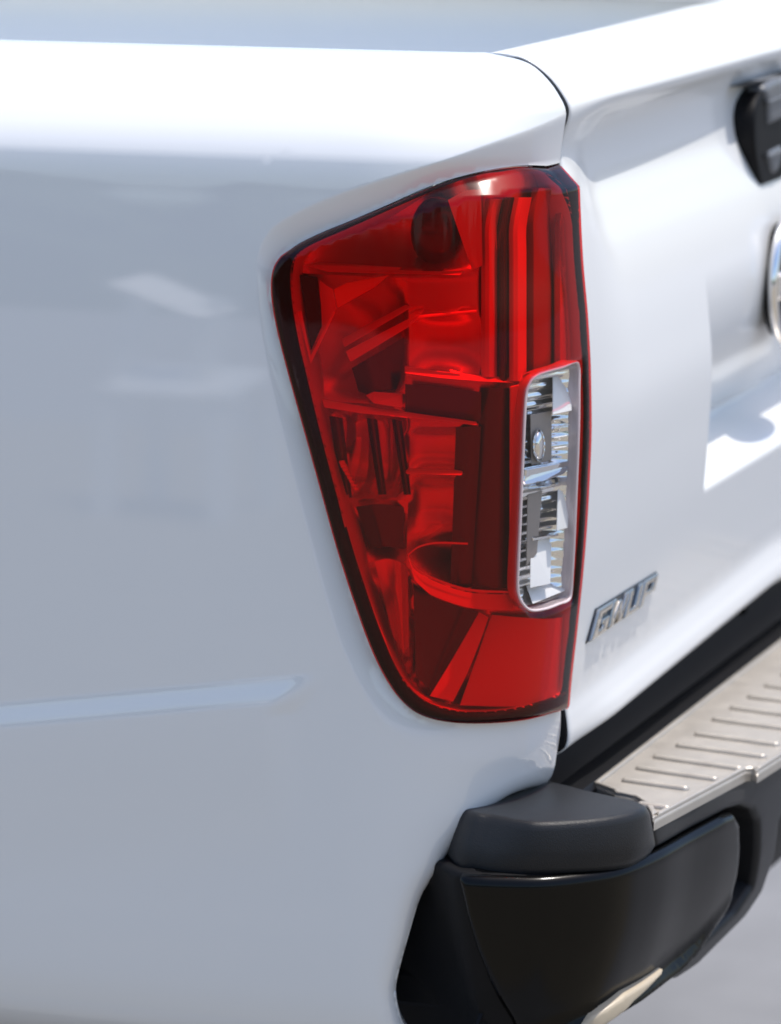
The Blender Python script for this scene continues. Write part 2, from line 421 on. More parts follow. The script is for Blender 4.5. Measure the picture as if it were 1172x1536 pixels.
# drop cut points that stick out past the gap plane
outer = outer[~((outer[:, 0] < 0))]
bed_side = shell("bed_side", outer, BED, M['white'], truck, thick=.012, grid=.0075, bspace=.004, dfn=bed_disp, back=False, true_normals=True,
                 fine=(.0042, np.vstack([fold_uv[:-1], cut_uv[:12]]), .045), lines=[(np.array([(0.0, vv_) for vv_ in np.linspace(.15, VMAX-.03, 200)]), (.0016, .003, .0045, .0062, .009, -.0016, -.003, -.0045, -.0062, -.009)), (np.array([(uu, np.polyval(f_zl, uu)) for uu in np.linspace(U_END-.01, .80, 60)]), (-.022, -.017, -.013, -.010, -.007, -.0035, 0, .0035, .007, .010, .013, .017, .022)), (fold_uv, (-.003, -.0012, 0, .0012, .003)), (cut_uv, [s_*o_ for o_ in (.0012, .003, .006, .010, .015, .021) for s_ in (-1, 1)])])

# ------------------------------------------------------------------ tail lamp
lamp = empty("tail_light", truck)
lamp_in_px = np.array([(826, 260), (800, 258), (762, 264), (735, 267), (690, 279), (640, 298), (580, 323), (520, 350), (475, 370), (452, 384), (443, 402), (443, 440),
                       (452, 500), (468, 570), (487, 650), (508, 730), (530, 810), (556, 890), (582, 960), (606, 1010), (634, 1042), (668, 1057),
                       (715, 1063), (775, 1058), (826, 1044), (842, 1034), (853, 960), (862, 860), (869, 760), (873, 650), (874, 560), (871, 480), (865, 400), (856, 320), (846, 278), (838, 264)], float)
lin = BED.inv(smooth_curve(lamp_in_px, 4, closed=True), 0.0); lin[:, 0] = np.maximum(lin[:, 0], .0072)
lin = inset(lin, -.0035); lin[:, 0] = np.maximum(lin[:, 0], .0066)
lin = lin[np.r_[True, np.linalg.norm(np.diff(lin, axis=0), axis=1) > 5e-4]]
rev_px = np.array([(868, 542), (840, 549), (812, 557), (797, 566), (788, 584), (784, 630), (781, 700), (778, 770), (775, 840), (774, 885), (780, 905), (794, 918),
                   (815, 917), (838, 909), (856, 899), (860, 860), (865, 760), (869, 660), (870, 590)], float)
rev_uv = BED.inv(rev_px, .004)
rev_uv[:, 0] = np.maximum(rev_uv[:, 0], .008)
def lens_d(q):
    """bevel along the top of the lens, narrowing towards the side"""
    e = seg_dist(q, lamp_top, closed=False)
    w = np.interp(q[:, 0], [.0, .10, .20, .27, .36], [.019, .0195, .011, .006, .004])
    return .0080-.0165*np.clip(w/.019, .25, 1)*np.clip(1-e/w, 0, 1)
_k = smooth_curve(lamp_px[:9], 4); lamp_top = BED.inv(_k, 0.0); lamp_top = np.vstack([[-.02, lamp_top[0, 1]], lamp_top])
LV1 = lamp_uv[:, 1].max()
lens_out = lamp_uv.copy(); cen = lens_out.mean(0)
shrink = .0012
tt = np.roll(lens_out, -1, 0)-np.roll(lens_out, 1, 0); nn = np.stack([-tt[:, 1], tt[:, 0]], 1); nn /= np.linalg.norm(nn, axis=1, keepdims=True)
if not inside(lens_out[40:41]+nn[40:41]*.004, lamp_uv)[0]: nn = -nn
lens_out = lens_out+nn*shrink; lens_out[:, 0] = np.maximum(lens_out[:, 0], UG+shrink)
shell("red_lens", lens_out, BED, M['red'], lamp, d=lens_d, thick=.0025, grid=.0045, round_r=.007, round_d=.0045, holes=[rev_uv], back=False, true_normals=True, inner_walls=False)
# black housing rim under the lens edge, and the bowl behind it
shell("housing_rim", np.maximum(inset(lens_out, .0009), [UG+.0021, -9]), BED, M['dark'], lamp, d=lambda q: lens_d(q)-.0010-.004*sstep(.001, .012, seg_dist(q, lens_out)), thick=.004, grid=.006, round_r=.006, round_d=.004, holes=[lin], back=True)
sil = lens_out
bk = shell("lamp_housing", lin+0, BED, M['mid'], lamp, d=-.075, thick=.004, grid=.012, back=True)
# bowl wall
P1 = BED.P(lin[:, 0], lin[:, 1], lens_d(lin)-.0085); P2 = BED.P(lin[:, 0], lin[:, 1], np.full(len(lin), -.075))
grid_obj("housing_wall", np.stack([np.vstack([P1, P1[:1]]), np.vstack([P2, P2[:1]])], 0), M['mid'], lamp)

def facet(name, pts, m, th=.002, parent=lamp, label=None):
    """plate inside the lamp: (photo x, photo y, depth behind the body surface)"""
    pts = np.array(pts, float); uv = BED.inv(pts[:, :2], -pts[:, 2]); uv[:, 0] = np.maximum(uv[:, 0], .008)
    A = BED.P(uv[:, 0], uv[:, 1], -pts[:, 2]); B = BED.P(uv[:, 0], uv[:, 1], -pts[:, 2]-th); n = len(A)
    Fs = [list(range(n)), list(range(2*n-1, n-1, -1))]+[[i, i+n, (i+1) % n+n, (i+1) % n] for i in range(n)]
    import bmesh
    o = mesh_obj(name, np.vstack([A, B]), Fs, m, parent, False)
    bm = bmesh.new(); bm.from_mesh(o.data); bmesh.ops.recalc_face_normals(bm, faces=bm.faces)
    bmesh.ops.bevel(bm, geom=bm.edges[:], offset=min(.0007, th*.3), segments=1, affect='EDGES')
    bm.to_mesh(o.data); bm.free()
    return o
def ribbon(name, line_a, line_b, m, parent=lamp, n=10):
    """curved sheet between two smooth curves given as (x, y, depth)"""
    def cv(l):
        l = smooth_curve(np.array(l, float), n); uv = BED.inv(l[:, :2], -l[:, 2]); uv[:, 0] = np.maximum(uv[:, 0], .008); return BED.P(uv[:, 0], uv[:, 1], -l[:, 2])
    a, b = cv(line_a), cv(line_b); k = min(len(a), len(b)); a, b = a[:k], b[:k]
    w = np.linspace(0, 1, 4)[None, :, None]
    return grid_obj(name, a[:, None]*(1-w)+b[:, None]*w, m, parent)
# one moulded reflector with a bowl for every chamber
def lamp_left(y): return np.interp(y, [385, 402, 440, 570, 730, 890, 960, 1010, 1045], [455, 443, 443, 468, 508, 556, 582, 606, 640])
def bowl(px, x0, x1, y0, y1, sl, amp, p=3.0):
    """x0 None: the left end follows the lamp outline; sl: slope of the upper and lower ridges"""
    x, y = px[:, 0], px[:, 1]; l = lamp_left(y) if x0 is None else np.full(len(x), float(x0))
    fx = (x-l)/(x1-l); yy = y-sl*(x-x1); fy = (yy-y0)/(y1-y0)
    ok_ = (fx > 0) & (fx < 1) & (fy > 0) & (fy < 1)
    return np.where(ok_, amp*(1-np.abs(2*fx-1)**p)*(1-np.abs(2*fy-1)**p), 0)
def refl_d(q):
    px = proj(BED.P(q[:, 0], q[:, 1], np.full(len(q), -.03))); x, y = px[:, 0], px[:, 1]
    dep = np.full(len(q), .024)
    dep += bowl(px, None, 722, 255, 410, -.16*0, .034, 2.6)
    dep += bowl(px, None, 612, 414, 604, .06, .034, 2.4)
    dep += bowl(px, 612, 722, 470, 562, .05, .014, 3)
    dep += bowl(px, None, 610, 612, 745, .05, .022, 4)+np.where((y > 622) & (y < 738) & (x < 606), .0022*np.cos((x-510)*2*math.pi/31), 0)
    dep += bowl(px, 612, 700, 640, 708, .02, .012, 4)+bowl(px, 612, 700, 714, 800, .0, .016, 3)
    dep += bowl(px, None, 612, 748, 850, .0, .014, 2.4)
    dep += bowl(px, 612, 772, 800, 888, .12, .026, 2.2)
    dep += bowl(px, None, 620, 850, 1030, .0, .014, 2.2)+bowl(px, 620, 730, 890, 1056, .10, .020, 2.6)
    return -dep
_rl = inset(lin, -.003); _rl[:, 0] = np.maximum(_rl[:, 0], .0068)
shell("reflector", _rl, BED, M['reflred'], lamp, d=refl_d, thick=.002, grid=.0042, back=False)
# upper chamber: round bulb socket
th = np.linspace(0, 2*math.pi, 28, endpoint=False)
def dome(name, cx, cy, rx, ry, dep, h, m):
    """rounded cap standing on the reflector: (photo centre and radii, depth of its rim, height)"""
    n, k = 24, 7; rows = []
    for j in range(k):
        f = math.sin(j/(k-1)*math.pi/2); g_ = math.cos(j/(k-1)*math.pi/2)
        rows.append([(cx+rx*f*math.cos(q), cy+ry*f*math.sin(q), dep-h*g_) for q in np.linspace(0, 2*math.pi, n+1)])
    A = np.array(rows).reshape(-1, 3); uv = BED.inv(A[:, :2], -A[:, 2]); uv[:, 0] = np.maximum(uv[:, 0], .008)
    return grid_obj(name, BED.P(uv[:, 0], uv[:, 1], -A[:, 2]).reshape(k, n+1, 3), m, lamp)
dome("bulb_socket", 656, 348, 40, 54, .044, .018, M['smoke'])
facet("shelf", [(455, 397, .008), (492, 408, .008), (690, 413, .010), (700, 404, .030), (480, 394, .030)], M['mid'], .0016)
ribbon("reflector_wing", [(672, 300, .016), (700, 286, .012), (722, 284, .010)], [(708, 404, .024), (716, 402, .018), (724, 398, .014)], M['refl'])
# second chamber
facet("glint_wedge", [(500, 434, .014), (520, 424, .017), (584, 412, .024), (560, 432, .022), (506, 462, .013)], M['orange_glint'], .004)  # facet coloured to carry the orange glint
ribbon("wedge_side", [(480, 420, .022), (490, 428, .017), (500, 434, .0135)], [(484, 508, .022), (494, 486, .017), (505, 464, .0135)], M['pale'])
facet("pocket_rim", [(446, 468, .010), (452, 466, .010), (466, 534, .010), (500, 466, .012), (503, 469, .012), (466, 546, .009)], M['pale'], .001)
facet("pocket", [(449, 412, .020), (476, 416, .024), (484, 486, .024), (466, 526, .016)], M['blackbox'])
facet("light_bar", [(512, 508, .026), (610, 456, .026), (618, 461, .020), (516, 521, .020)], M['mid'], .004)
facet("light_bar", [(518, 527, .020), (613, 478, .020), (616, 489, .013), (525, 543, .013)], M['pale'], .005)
# stepped box
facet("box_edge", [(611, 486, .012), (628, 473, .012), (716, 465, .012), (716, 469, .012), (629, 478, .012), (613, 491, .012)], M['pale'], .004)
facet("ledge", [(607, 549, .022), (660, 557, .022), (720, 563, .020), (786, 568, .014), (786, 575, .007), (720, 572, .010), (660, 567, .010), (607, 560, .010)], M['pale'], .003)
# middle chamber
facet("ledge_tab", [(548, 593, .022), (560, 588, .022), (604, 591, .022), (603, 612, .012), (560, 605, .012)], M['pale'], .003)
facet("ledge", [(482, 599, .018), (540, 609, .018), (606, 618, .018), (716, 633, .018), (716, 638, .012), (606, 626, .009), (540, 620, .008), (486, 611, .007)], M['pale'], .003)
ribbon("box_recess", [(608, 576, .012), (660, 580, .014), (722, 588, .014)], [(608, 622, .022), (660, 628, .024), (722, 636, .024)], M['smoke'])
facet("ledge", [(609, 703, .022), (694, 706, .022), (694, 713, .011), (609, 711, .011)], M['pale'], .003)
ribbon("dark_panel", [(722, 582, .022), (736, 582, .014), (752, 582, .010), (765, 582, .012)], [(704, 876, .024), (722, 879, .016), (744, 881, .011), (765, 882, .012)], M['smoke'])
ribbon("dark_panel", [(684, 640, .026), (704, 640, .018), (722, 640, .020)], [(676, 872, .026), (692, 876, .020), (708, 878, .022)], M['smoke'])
facet("edge_strip", [(766, 580, .006), (782, 576, .006), (776, 880, .006), (766, 880, .006)], M['mid'])
for k in range(7):
    x = 511+k*3.2; y = 694+k*5.6
    facet("sparkle_facet", [(x-3, y-3, .012), (x+6, y-4, .016), (x+9, y+7, .010), (x+1, y+8, .009)], M['cup'], .001)
for xa, xb in ((494, 514), (550, 566), (588, 603)):
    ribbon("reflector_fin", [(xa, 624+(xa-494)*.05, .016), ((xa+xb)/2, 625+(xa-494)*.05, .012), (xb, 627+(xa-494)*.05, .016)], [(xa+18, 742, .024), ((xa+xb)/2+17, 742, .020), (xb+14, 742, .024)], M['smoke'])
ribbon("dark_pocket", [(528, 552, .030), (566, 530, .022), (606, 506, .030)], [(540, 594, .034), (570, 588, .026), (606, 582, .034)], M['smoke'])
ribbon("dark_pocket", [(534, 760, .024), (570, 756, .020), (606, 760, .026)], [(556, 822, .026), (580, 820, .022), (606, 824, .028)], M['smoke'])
# bowl of the lower lamp
ribbon("bowl_rim", [(612, 831, .010), (622, 848, .010), (642, 862, .010), (700, 882, .010), (768, 887, .009)], [(612, 834, .0105), (622, 852, .0105), (642, 866, .0105), (700, 886, .0105), (768, 890, .0095)], M['pale'])
ribbon("bowl_rim", [(612, 831, .010), (628, 819, .012), (654, 813, .013), (702, 814, .013)], [(612, 834, .0105), (628, 822, .0125), (654, 816, .0135), (702, 817, .0135)], M['pale'])
ribbon("bowl_front", [(612, 834, .012), (622, 853, .012), (642, 867, .012), (700, 888, .012), (768, 892, .011)], [(622, 870, .008), (632, 880, .008), (650, 894, .008), (706, 912, .008), (770, 916, .007)], M['mid'])
# lower chamber
ribbon("reflector_wing", [(562, 842, .012), (580, 838, .020), (598, 842, .024), (612, 850, .020)], [(590, 955, .008), (600, 970, .016), (606, 980, .021), (614, 985, .018)], M['reflred'])
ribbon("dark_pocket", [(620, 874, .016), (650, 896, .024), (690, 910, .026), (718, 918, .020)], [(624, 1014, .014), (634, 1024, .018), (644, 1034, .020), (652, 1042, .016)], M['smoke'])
ribbon("light_bar", [(719, 918, .018), (700, 952, .018), (672, 1000, .017), (645, 1044, .014)], [(733, 926, .010), (722, 958, .010), (702, 1008, .010), (680, 1052, .009)], M['pale'])
ribbon("lamp_panel", [(738, 922, .020), (780, 926, .012), (825, 928, .007), (864, 922, .006)], [(690, 1058, .010), (760, 1060, .007), (810, 1058, .004), (853, 1050, .003)], M['mid'])
# rear facing light guides
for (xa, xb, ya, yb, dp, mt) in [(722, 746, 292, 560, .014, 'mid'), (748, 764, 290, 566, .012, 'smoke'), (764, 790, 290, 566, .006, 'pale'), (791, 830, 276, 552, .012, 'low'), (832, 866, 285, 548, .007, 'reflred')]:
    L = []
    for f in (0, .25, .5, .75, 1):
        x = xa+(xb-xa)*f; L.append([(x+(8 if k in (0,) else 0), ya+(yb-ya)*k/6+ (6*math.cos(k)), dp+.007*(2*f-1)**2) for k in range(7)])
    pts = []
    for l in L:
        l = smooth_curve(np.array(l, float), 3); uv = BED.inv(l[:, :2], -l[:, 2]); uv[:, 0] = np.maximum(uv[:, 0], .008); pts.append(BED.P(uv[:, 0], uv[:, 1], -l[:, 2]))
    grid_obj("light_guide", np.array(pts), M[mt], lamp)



# reversing lamp
rsm = smooth_curve(rev_uv, 4, closed=True)
r_in = inset(rsm, .0028)
shell("reversing_lamp_border", inset(rsm, .0003), BED, M['rimpink'], lamp, d=.0052, thick=.012, grid=.006, round_r=.0015, holes=[r_in], back=True)
shell("reversing_lamp_lens", inset(rsm, .0029), BED, M['clear'], lamp, d=.0040, thick=.002, grid=.006, round_r=.003, back=False)
def rev_cup(v0, v1, dmax, name):
    """fluted chrome bowl behind the clear lens"""
    n, k = 90, 16; pts = []
    for i in range(n):
        f = i/(n-1); v = v0+(v1-v0)*f
        # width of the window at this height
        sel = np.abs(r_in[:, 1]-v) < .012; ul, uh = r_in[sel, 0].min(), r_in[sel, 0].max()
        row = []
        for j in range(k):
            g = j/(k-1); u = ul+(uh-ul)*g
            dd = -.004-dmax*(1-(2*g-1)**4)*(1-(2*f-1)**6)+(.0012 if g < .5 else .0006)*math.cos(f*math.pi*26)*(1-(2*g-1)**6)
            row.append((u, v, dd))
        pts.append(row)
    A = np.array(pts); P = BED.P(A[..., 0].ravel(), A[..., 1].ravel(), A[..., 2].ravel()).reshape(n, k, 3)
    return grid_obj(name, P, M['cup'], lamp)
vb, vtop = r_in[:, 1].min()+.002, r_in[:, 1].max()-.002
vm = vb+(vtop-vb)*.505
rev_cup(vm, vtop, .011, "reversing_reflector"); rev_cup(vb, vm, .011, "reversing_reflector")
facet("reversing_divider", [(790, 704, .001), (862, 690, .001), (862, 697, .002), (845, 712, .001), (815, 722, .001), (788, 728, .001), (788, 722, .004)], M['chrome'], .003)
facet("reversing_divider", [(800, 806, .008), (858, 797, .004), (858, 800, .004), (800, 812, .008)], M['chrome'], .002)
facet("reversing_facet", [(830, 566, .010), (860, 559, .008), (858, 616, .0), (830, 622, .001)], M['pale'], .001)
facet("reversing_facet", [(790, 878, .012), (852, 866, .009), (848, 886, .0), (800, 906, .0)], M['pale'], .001)
facet("reversing_facet", [(797, 812, .014), (828, 804, .013), (826, 876, .0), (796, 882, .0)], M['pale'], .001)
facet("reversing_facet", [(838, 728, .008), (854, 722, .006), (852, 792, .0), (836, 796, .001)], M['pale'], .001)
dome("reversing_bulb", 809, 668, 11, 26, .012, .009, M['chrome'])
for yy_ in (640, 656, 672): facet("reversing_rib", [(832, yy_, .004), (856, yy_-4, .003), (856, yy_-2, .003), (832, yy_+2, .004)], M['pale'], .002)
facet("reversing_panel", [(796, 622, .010), (828, 616, .010), (828, 690, .010), (798, 698, .010)], M['low'], .001)
facet("reversing_panel", [(792, 742, .009), (814, 736, .009), (806, 830, .009), (790, 850, .009)], M['low'], .001)

# ------------------------------------------------------------------ tailgate
gate = empty("tailgate", truck)
X0, X1 = XG+.0070, 1.41
top_pts = [(.085, 1.19), (.080, 1.225), (.066, 1.2335), (.037, 1.2335), (.0234, 1.2283), (.0095, 1.2182), (-.0006, 1.2064), (-.0074, 1.194)]
S0 = np.array(top_pts+[(-.0068, 1.184), (-.002, 1.171), (.0004, 1.160), (-.0006, 1.149), (-.0067, 1.129), (-.0135, 1.10), (-.0182, 1.068), (-.0225, 1.026), (-.0251, .983),
               (-.026, .94), (-.0242, .886), (-.0208, .832), (-.0161, .782), (-.0115, .735), (-.0100, .712), (-.0118, .697), (-.0125, .684), (-.0095, .674), (.004, .666), (.040, .664)])
S1 = np.array(top_pts+[(-.0045, 1.187), (.0035, 1.177), (.0105, 1.163), (.0125, 1.145), (.0098, 1.122), (.0022, 1.098), (-.0072, 1.068), (-.0165, 1.026), (-.0225, .983),
               (-.026, .94), (-.0242, .886), (-.0208, .832), (-.0161, .782), (-.0115, .735), (-.0098, .712), (-.0125, .697), (-.0158, .684), (-.0155, .675), (-.004, .667), (.040, .664)])
NP = 10
s0, s1 = smooth_curve(S0, NP), smooth_curve(S1, NP)
gv_ = np.r_[0, np.cumsum(np.linalg.norm(np.diff(.3*s0+.7*s1, axis=0), axis=1))]; GV = gv_[-1]
f0y, f0z, f1y, f1z = [np.vectorize(lambda x: x) for _ in range(4)]
f0y = lambda v: np.interp(v, gv_, s0[:, 0]); f0z = lambda v: np.interp(v, gv_, s0[:, 1])
f1y = lambda v: np.interp(v, gv_, s1[:, 0]); f1z = lambda v: np.interp(v, gv_, s1[:, 1])
XR = .510
def gate_fn(u, v):
    xm = np.minimum(u, 1.55-u)
    w = sstep(X0+.0, X0+.135, xm)
    y = f0y(v)*(1-w)+f1y(v)*w; z = f0z(v)*(1-w)+f1z(v)*w
    low = sstep(.95, .68, z)
    z = z+low*.018*np.clip((xm-X0)/.6, 0, 1.05)
    # plate recess
    rx = sstep(XR-.002, XR+.004, xm)
    dep = .062*np.clip((1.02-z)/.16, 0, 1)**1.9*(1-sstep(.868, .824, z))
    y = y+np.where((z < 1.02) & (z > .8), rx*dep, 0)
    y = y+.010*np.clip((xm-X0)/.6, 0, 1.1)**2*sstep(1.15, 1.22, z)
    xx = u+(.0040*sstep(1.11, 1.17, z)-.0030*(1-sstep(.72, .85, z)))*(1-sstep(0, .03, u-X0))
    return np.stack([xx, y, z], -1)
GATE = Surf(gate_fn, X0, 1.1, .02, GV-.01, 150, 260, flip=1.0)
_p, _n = GATE.pn(np.array([.4]), np.array([.4]))
if _n[0, 1] > 0: GATE = Surf(gate_fn, X0, 1.1, .02, GV-.01, 150, 260, flip=-1.0)
us = np.unique(np.r_[X0, X0+.0008, X0+.002, np.linspace(X0+.004, X0+.15, 30), np.linspace(X0+.16, XR-.006, 30), np.linspace(XR-.004, XR+.007, 12), np.linspace(XR+.012, .78, 22), np.linspace(.79, X1, 24)])
vs_ = np.linspace(0, GV, 320)
# dark strip laid in the gap to draw its shade
g0 = s0[6:-4]; tn = np.gradient(g0, axis=0); tn /= np.linalg.norm(tn, axis=1, keepdims=True); sn = np.stack([-tn[:, 1], tn[:, 0]], 1)
if sn[len(sn)//2, 0] < 0: sn = -sn
def gap_row(x, o): q = g0+sn*o; return np.stack([x+(.0040*sstep(1.11, 1.17, q[:, 1])-.0030*(1-sstep(.72, .85, q[:, 1])) if x > XG+.0035 else 0*q[:, 1]), q[:, 0], q[:, 1]], -1)
grid_obj("gap_shade", np.stack([gap_row(XG-.004, .02), gap_row(XG+.0003, .006), gap_row(XG+.0006, .0028), gap_row(XG+.003, .0014), gap_row(XG+.005, .0014), gap_row(X0-.0006, .0022), gap_row(X0-.0002, .006)], 0), M['dark'], truck)
U, V = np.meshgrid(us, vs_, indexing='ij')
P = gate_fn(U.ravel(), V.ravel()).reshape(len(us), len(vs_), 3)
# rounded left hem folding forward
hem = []
for k, (dx, dy) in enumerate([(0.0, .03), (0, .0035), (.0004, .0018), (.0014, .0005)]):
    q = P[0].copy(); q[:, 0] = q[:, 0]+dx; q[:, 1] = q[:, 1]+dy
    hem.append(q)
Pm = P.copy(); Pm = Pm[3:]
P = np.concatenate([np.array(hem), Pm], 0)
grid_obj("tailgate_skin", P, M['white_gate'], gate, flip=(_n[0, 1] > 0) ^ True, sharp=60)

# handle: black surround, grey pull, lock opening, all about x = 0.775
def mirror_x(poly):
    q = poly.copy(); q[:, 0] = 2*.775-q[:, 0]; return np.vstack([poly, q[::-1]])
HP = plane_surf(1, -.006)
_p, _n2 = HP.pn(np.array([.4]), np.array([.4])); HP.flip = 1.0 if _n2[0, 1] < 0 else -1.0
bz_px = np.array([(1172, 107), (1142, 115), (1127, 127), (1114, 144), (1109, 166), (1110, 194), (1114, 224), (1122, 255), (1130, 277), (1137, 279), (1150, 274), (1172, 263)], float)
bz = HP.inv(smooth_curve(bz_px, 3)+np.c_[27-17*np.clip((smooth_curve(bz_px, 3)[:, 1]-107)/172, 0, 1), np.zeros(len(smooth_curve(bz_px, 3)))]); 
bz = mirror_x(bz)
shell("handle_surround", bz, HP, M['dark'], gate, d=.002, thick=.020, grid=.02, round_r=.004, bspace=.008)
gh_px = np.array([(1172, 113), (1156, 119), (1142, 128), (1140, 140), (1144, 160), (1145, 200), (1146, 240), (1150, 258), (1156, 262), (1172, 256)], float)
gh = mirror_x(HP.inv(smooth_curve(gh_px, 3)+[10, 0], .005))
hole = HP.inv(np.array([(1163, 189), (1190, 176), (1190, 213), (1161, 228), (1160, 213), (1163, 211)], float), .010)
shell("handle", gh, HP, M['grey'], gate, d=.005, thick=.012, grid=.02, round_r=.006, bspace=.008, holes=[hole])
fr = HP.inv(np.array([(1160, 152), (1190, 139), (1190, 143), (1160, 156)], float), .0105)
shell("handle_ridge", fr, HP, M['grey'], gate, d=.0075, thick=.003, grid=.02, round_r=.0008, bspace=.004)
fr = HP.inv(np.array([(1160, 234), (1190, 221), (1190, 225), (1160, 238)], float), .0105)
shell("handle_ridge", fr, HP, M['grey'], gate, d=.0075, thick=.003, grid=.02, round_r=.0008, bspace=.004)

# round chrome emblem with a cross bar
ec = np.array([.764, -.028, .984]); RM, rm = .0585, .0055
A, B = np.meshgrid(np.linspace(0, 2*math.pi, 65), np.linspace(0, 2*math.pi, 17), indexing='ij')
T = np.stack([ec[0]+(RM+rm*np.cos(B))*np.cos(A), ec[1]-.9*rm*np.sin(B), ec[2]+(RM+rm*np.cos(B))*np.sin(A)], -1)
grid_obj("emblem_ring", T, M['chrome'], gate)
th = np.linspace(0, 2*math.pi, 48, endpoint=False)
def disc(r, y): return np.stack([ec[0]+r*np.cos(th), np.full(48, y), ec[2]+r*np.sin(th)], -1)
import bmesh
V = np.vstack([disc(RM-.0055, ec[1]+.003), disc(RM-.0055, ec[1]+.012)])
mesh_obj("emblem_back", V, [list(range(48))]+[[i, (i+1) % 48, 48+(i+1) % 48, 48+i] for i in range(48)], M['dark'], gate)
box("emblem_bar", (ec[0]-.055, ec[1]-.008, ec[2]-.013), (ec[0]+.055, ec[1]+.004, ec[2]+.013), M['chrome'], gate, .003)

# chrome badge letters
q4 = GATE.inv(np.array([(899, 915), (988, 860), (886, 963), (979, 899)], float), .003)
def badge_uv(pts):
    pts = np.array(pts, float); a = q4[0]+(q4[1]-q4[0])*pts[:, :1]; b = q4[2]+(q4[3]-q4[2])*pts[:, :1]
    return b+(a-b)*pts[:, 1:]
badge = empty("badge", gate)
GW = [(.0, .0), (.235, .0), (.235, .56), (.12, .56), (.12, .40), (.15, .40), (.15, .24), (.085, .24), (.085, .76), (.235, .76), (.235, 1), (.0, 1)]
WW = [(.248, 1), (.280, 0), (.338, 0), (.378, .46), (.418, 0), (.476, 0), (.508, 1), (.456, 1), (.438, .36), (.400, .86), (.356, .86), (.318, .36), (.300, 1)]
UW = [(.525, 1), (.525, 0), (.742, 0), (.742, 1), (.684, 1), (.684, .22), (.583, .22), (.583, 1)]
PW = [(.768, 0), (.832, 0), (.832, .34), (1.0, .34), (1.0, 1), (.768, 1)]
PH = [(.832, .54), (.938, .54), (.938, .79), (.832, .79)]
shell("badge_backing", badge_uv([(-.025, -.05), (.85, -.05), (.87, .27), (1.02, .27), (1.02, 1.04), (-.02, 1.04)]), GATE, M['black_gloss'], gate, d=.0010, thick=.004, grid=.006, round_r=.0008, bspace=.003)
for poly, hs in ((GW, []), (WW, []), (UW, []), (PW, [PH])):
    shell("letter", badge_uv(poly), GATE, M['dark_chrome'], gate, d=.0036, thick=.006, grid=.006, round_r=.0014, bspace=.002, holes=[badge_uv(h) for h in hs]).parent = gate
badge_o = badge_uv([(-.012, -.06), (1.012, -.06), (1.012, 1.05), (-.012, 1.05)])
bpy.data.objects.remove(badge)

# ------------------------------------------------------------------ bed interior and far side
bed = empty("cargo_bed", truck)
box("bed_floor", (.12, .07, .70), (1.43, 1.5, .745), M['bedwhite'], bed, .004)
box("bed_liner", (.128, .10, .74), (.142, 1.5, 1.228), M['bedwhite'], bed, .002)
for k, (z0, z1, dx) in enumerate([(.74, 1.02, 0), (1.024, 1.075, -.012), (1.079, 1.098, -.004), (1.102, 1.128, -.016), (1.132, 1.20, -.006), (1.204, 1.236, -.03)]):
    t_ = .55*(z1-z0)
    loft("wall_panel", [np.array([(1.405+dx, .07, z1), (1.47, .07, z1), (1.47, 1.5, z1), (1.405+dx, 1.5, z1)]),
                            np.array([(1.405+dx-t_, .07, z0), (1.47, .07, z0), (1.47, 1.5, z0), (1.405+dx-t_, 1.5, z0)])], M['bedwhite'], bed)
box("bulkhead", (.13, 1.5, .70), (1.42, 1.53, 1.24), M['bedwhite'], bed, .004)
box("bed_side", (1.472, .06, .46), (1.55, 1.6, 1.236), M['white'], truck, .02)

# ------------------------------------------------------------------ bumper
bump = empty("rear_bumper", truck)
ZE, ZC, ZP = .605, .647, .632
e_px = np.array([(688, 1311), (760, 1316), (830, 1315), (920, 1303), (985, 1280), (1040, 1250), (1100, 1218)], float)
e3 = onplane(e_px, 2, ZE); print('E3', e3)
plan = np.vstack([[(.075, .36)], [(.055, .18)], [(.038, .10)], [(.020, .064)], e3[:, :2], [(e3[-1, 0]+.15, e3[-1, 1]-.012)], [(.775, e3[-1, 1]-.022)], [(1.2, e3[-1, 1]-.012)]])
pc = smooth_curve(plan, 16); ps = np.r_[0, np.cumsum(np.linalg.norm(np.diff(pc, axis=0), axis=1))]
fpx, fpy = (lambda u: np.interp(u, ps, pc[:, 0])), (lambda u: np.interp(u, ps, pc[:, 1]))
fpx, fpy = pchip(ps[::4], pc[::4, 0]), pchip(ps[::4], pc[::4, 1])
def bump_fn(u, v):
    e = 2e-3; tx, ty = fpx(u+e)-fpx(u-e), fpy(u+e)-fpy(u-e); l = np.sqrt(tx*tx+ty*ty)+1e-12
    nx, ny = ty/l, -tx/l                       # candidate outward normal (to the rear)
    off = .10*np.maximum(v, 0)+1.6*np.maximum(v-.03, 0)**2
    return np.stack([fpx(u)-nx*off, fpy(u)-ny*off, ZE-v], -1)
_t = bump_fn(np.array([ps[-1]*.7]), np.array([.1]))-bump_fn(np.array([ps[-1]*.7]), np.array([0.]))
if _t[0, 1] < 0:
    _f = bump_fn
    def bump_fn(u, v):
        e = 2e-3; tx, ty = fpx(u+e)-fpx(u-e), fpy(u+e)-fpy(u-e); l = np.sqrt(tx*tx+ty*ty)+1e-12
        nx, ny = -ty/l, tx/l
        off = .10*np.maximum(v, 0)+1.6*np.maximum(v-.03, 0)**2
        return np.stack([fpx(u)-nx*off, fpy(u)-ny*off, ZE-v], -1)
BUMP = Surf(bump_fn, .0, ps[-1]-.01, -.06, .30, 260, 110, flip=1.0)
_p, _n = BUMP.pn(np.array([ps[-1]*.8]), np.array([.05]))
if _n[0, 1] > 0: BUMP = Surf(bump_fn, .0, ps[-1]-.01, -.06, .30, 260, 110, flip=-1.0)
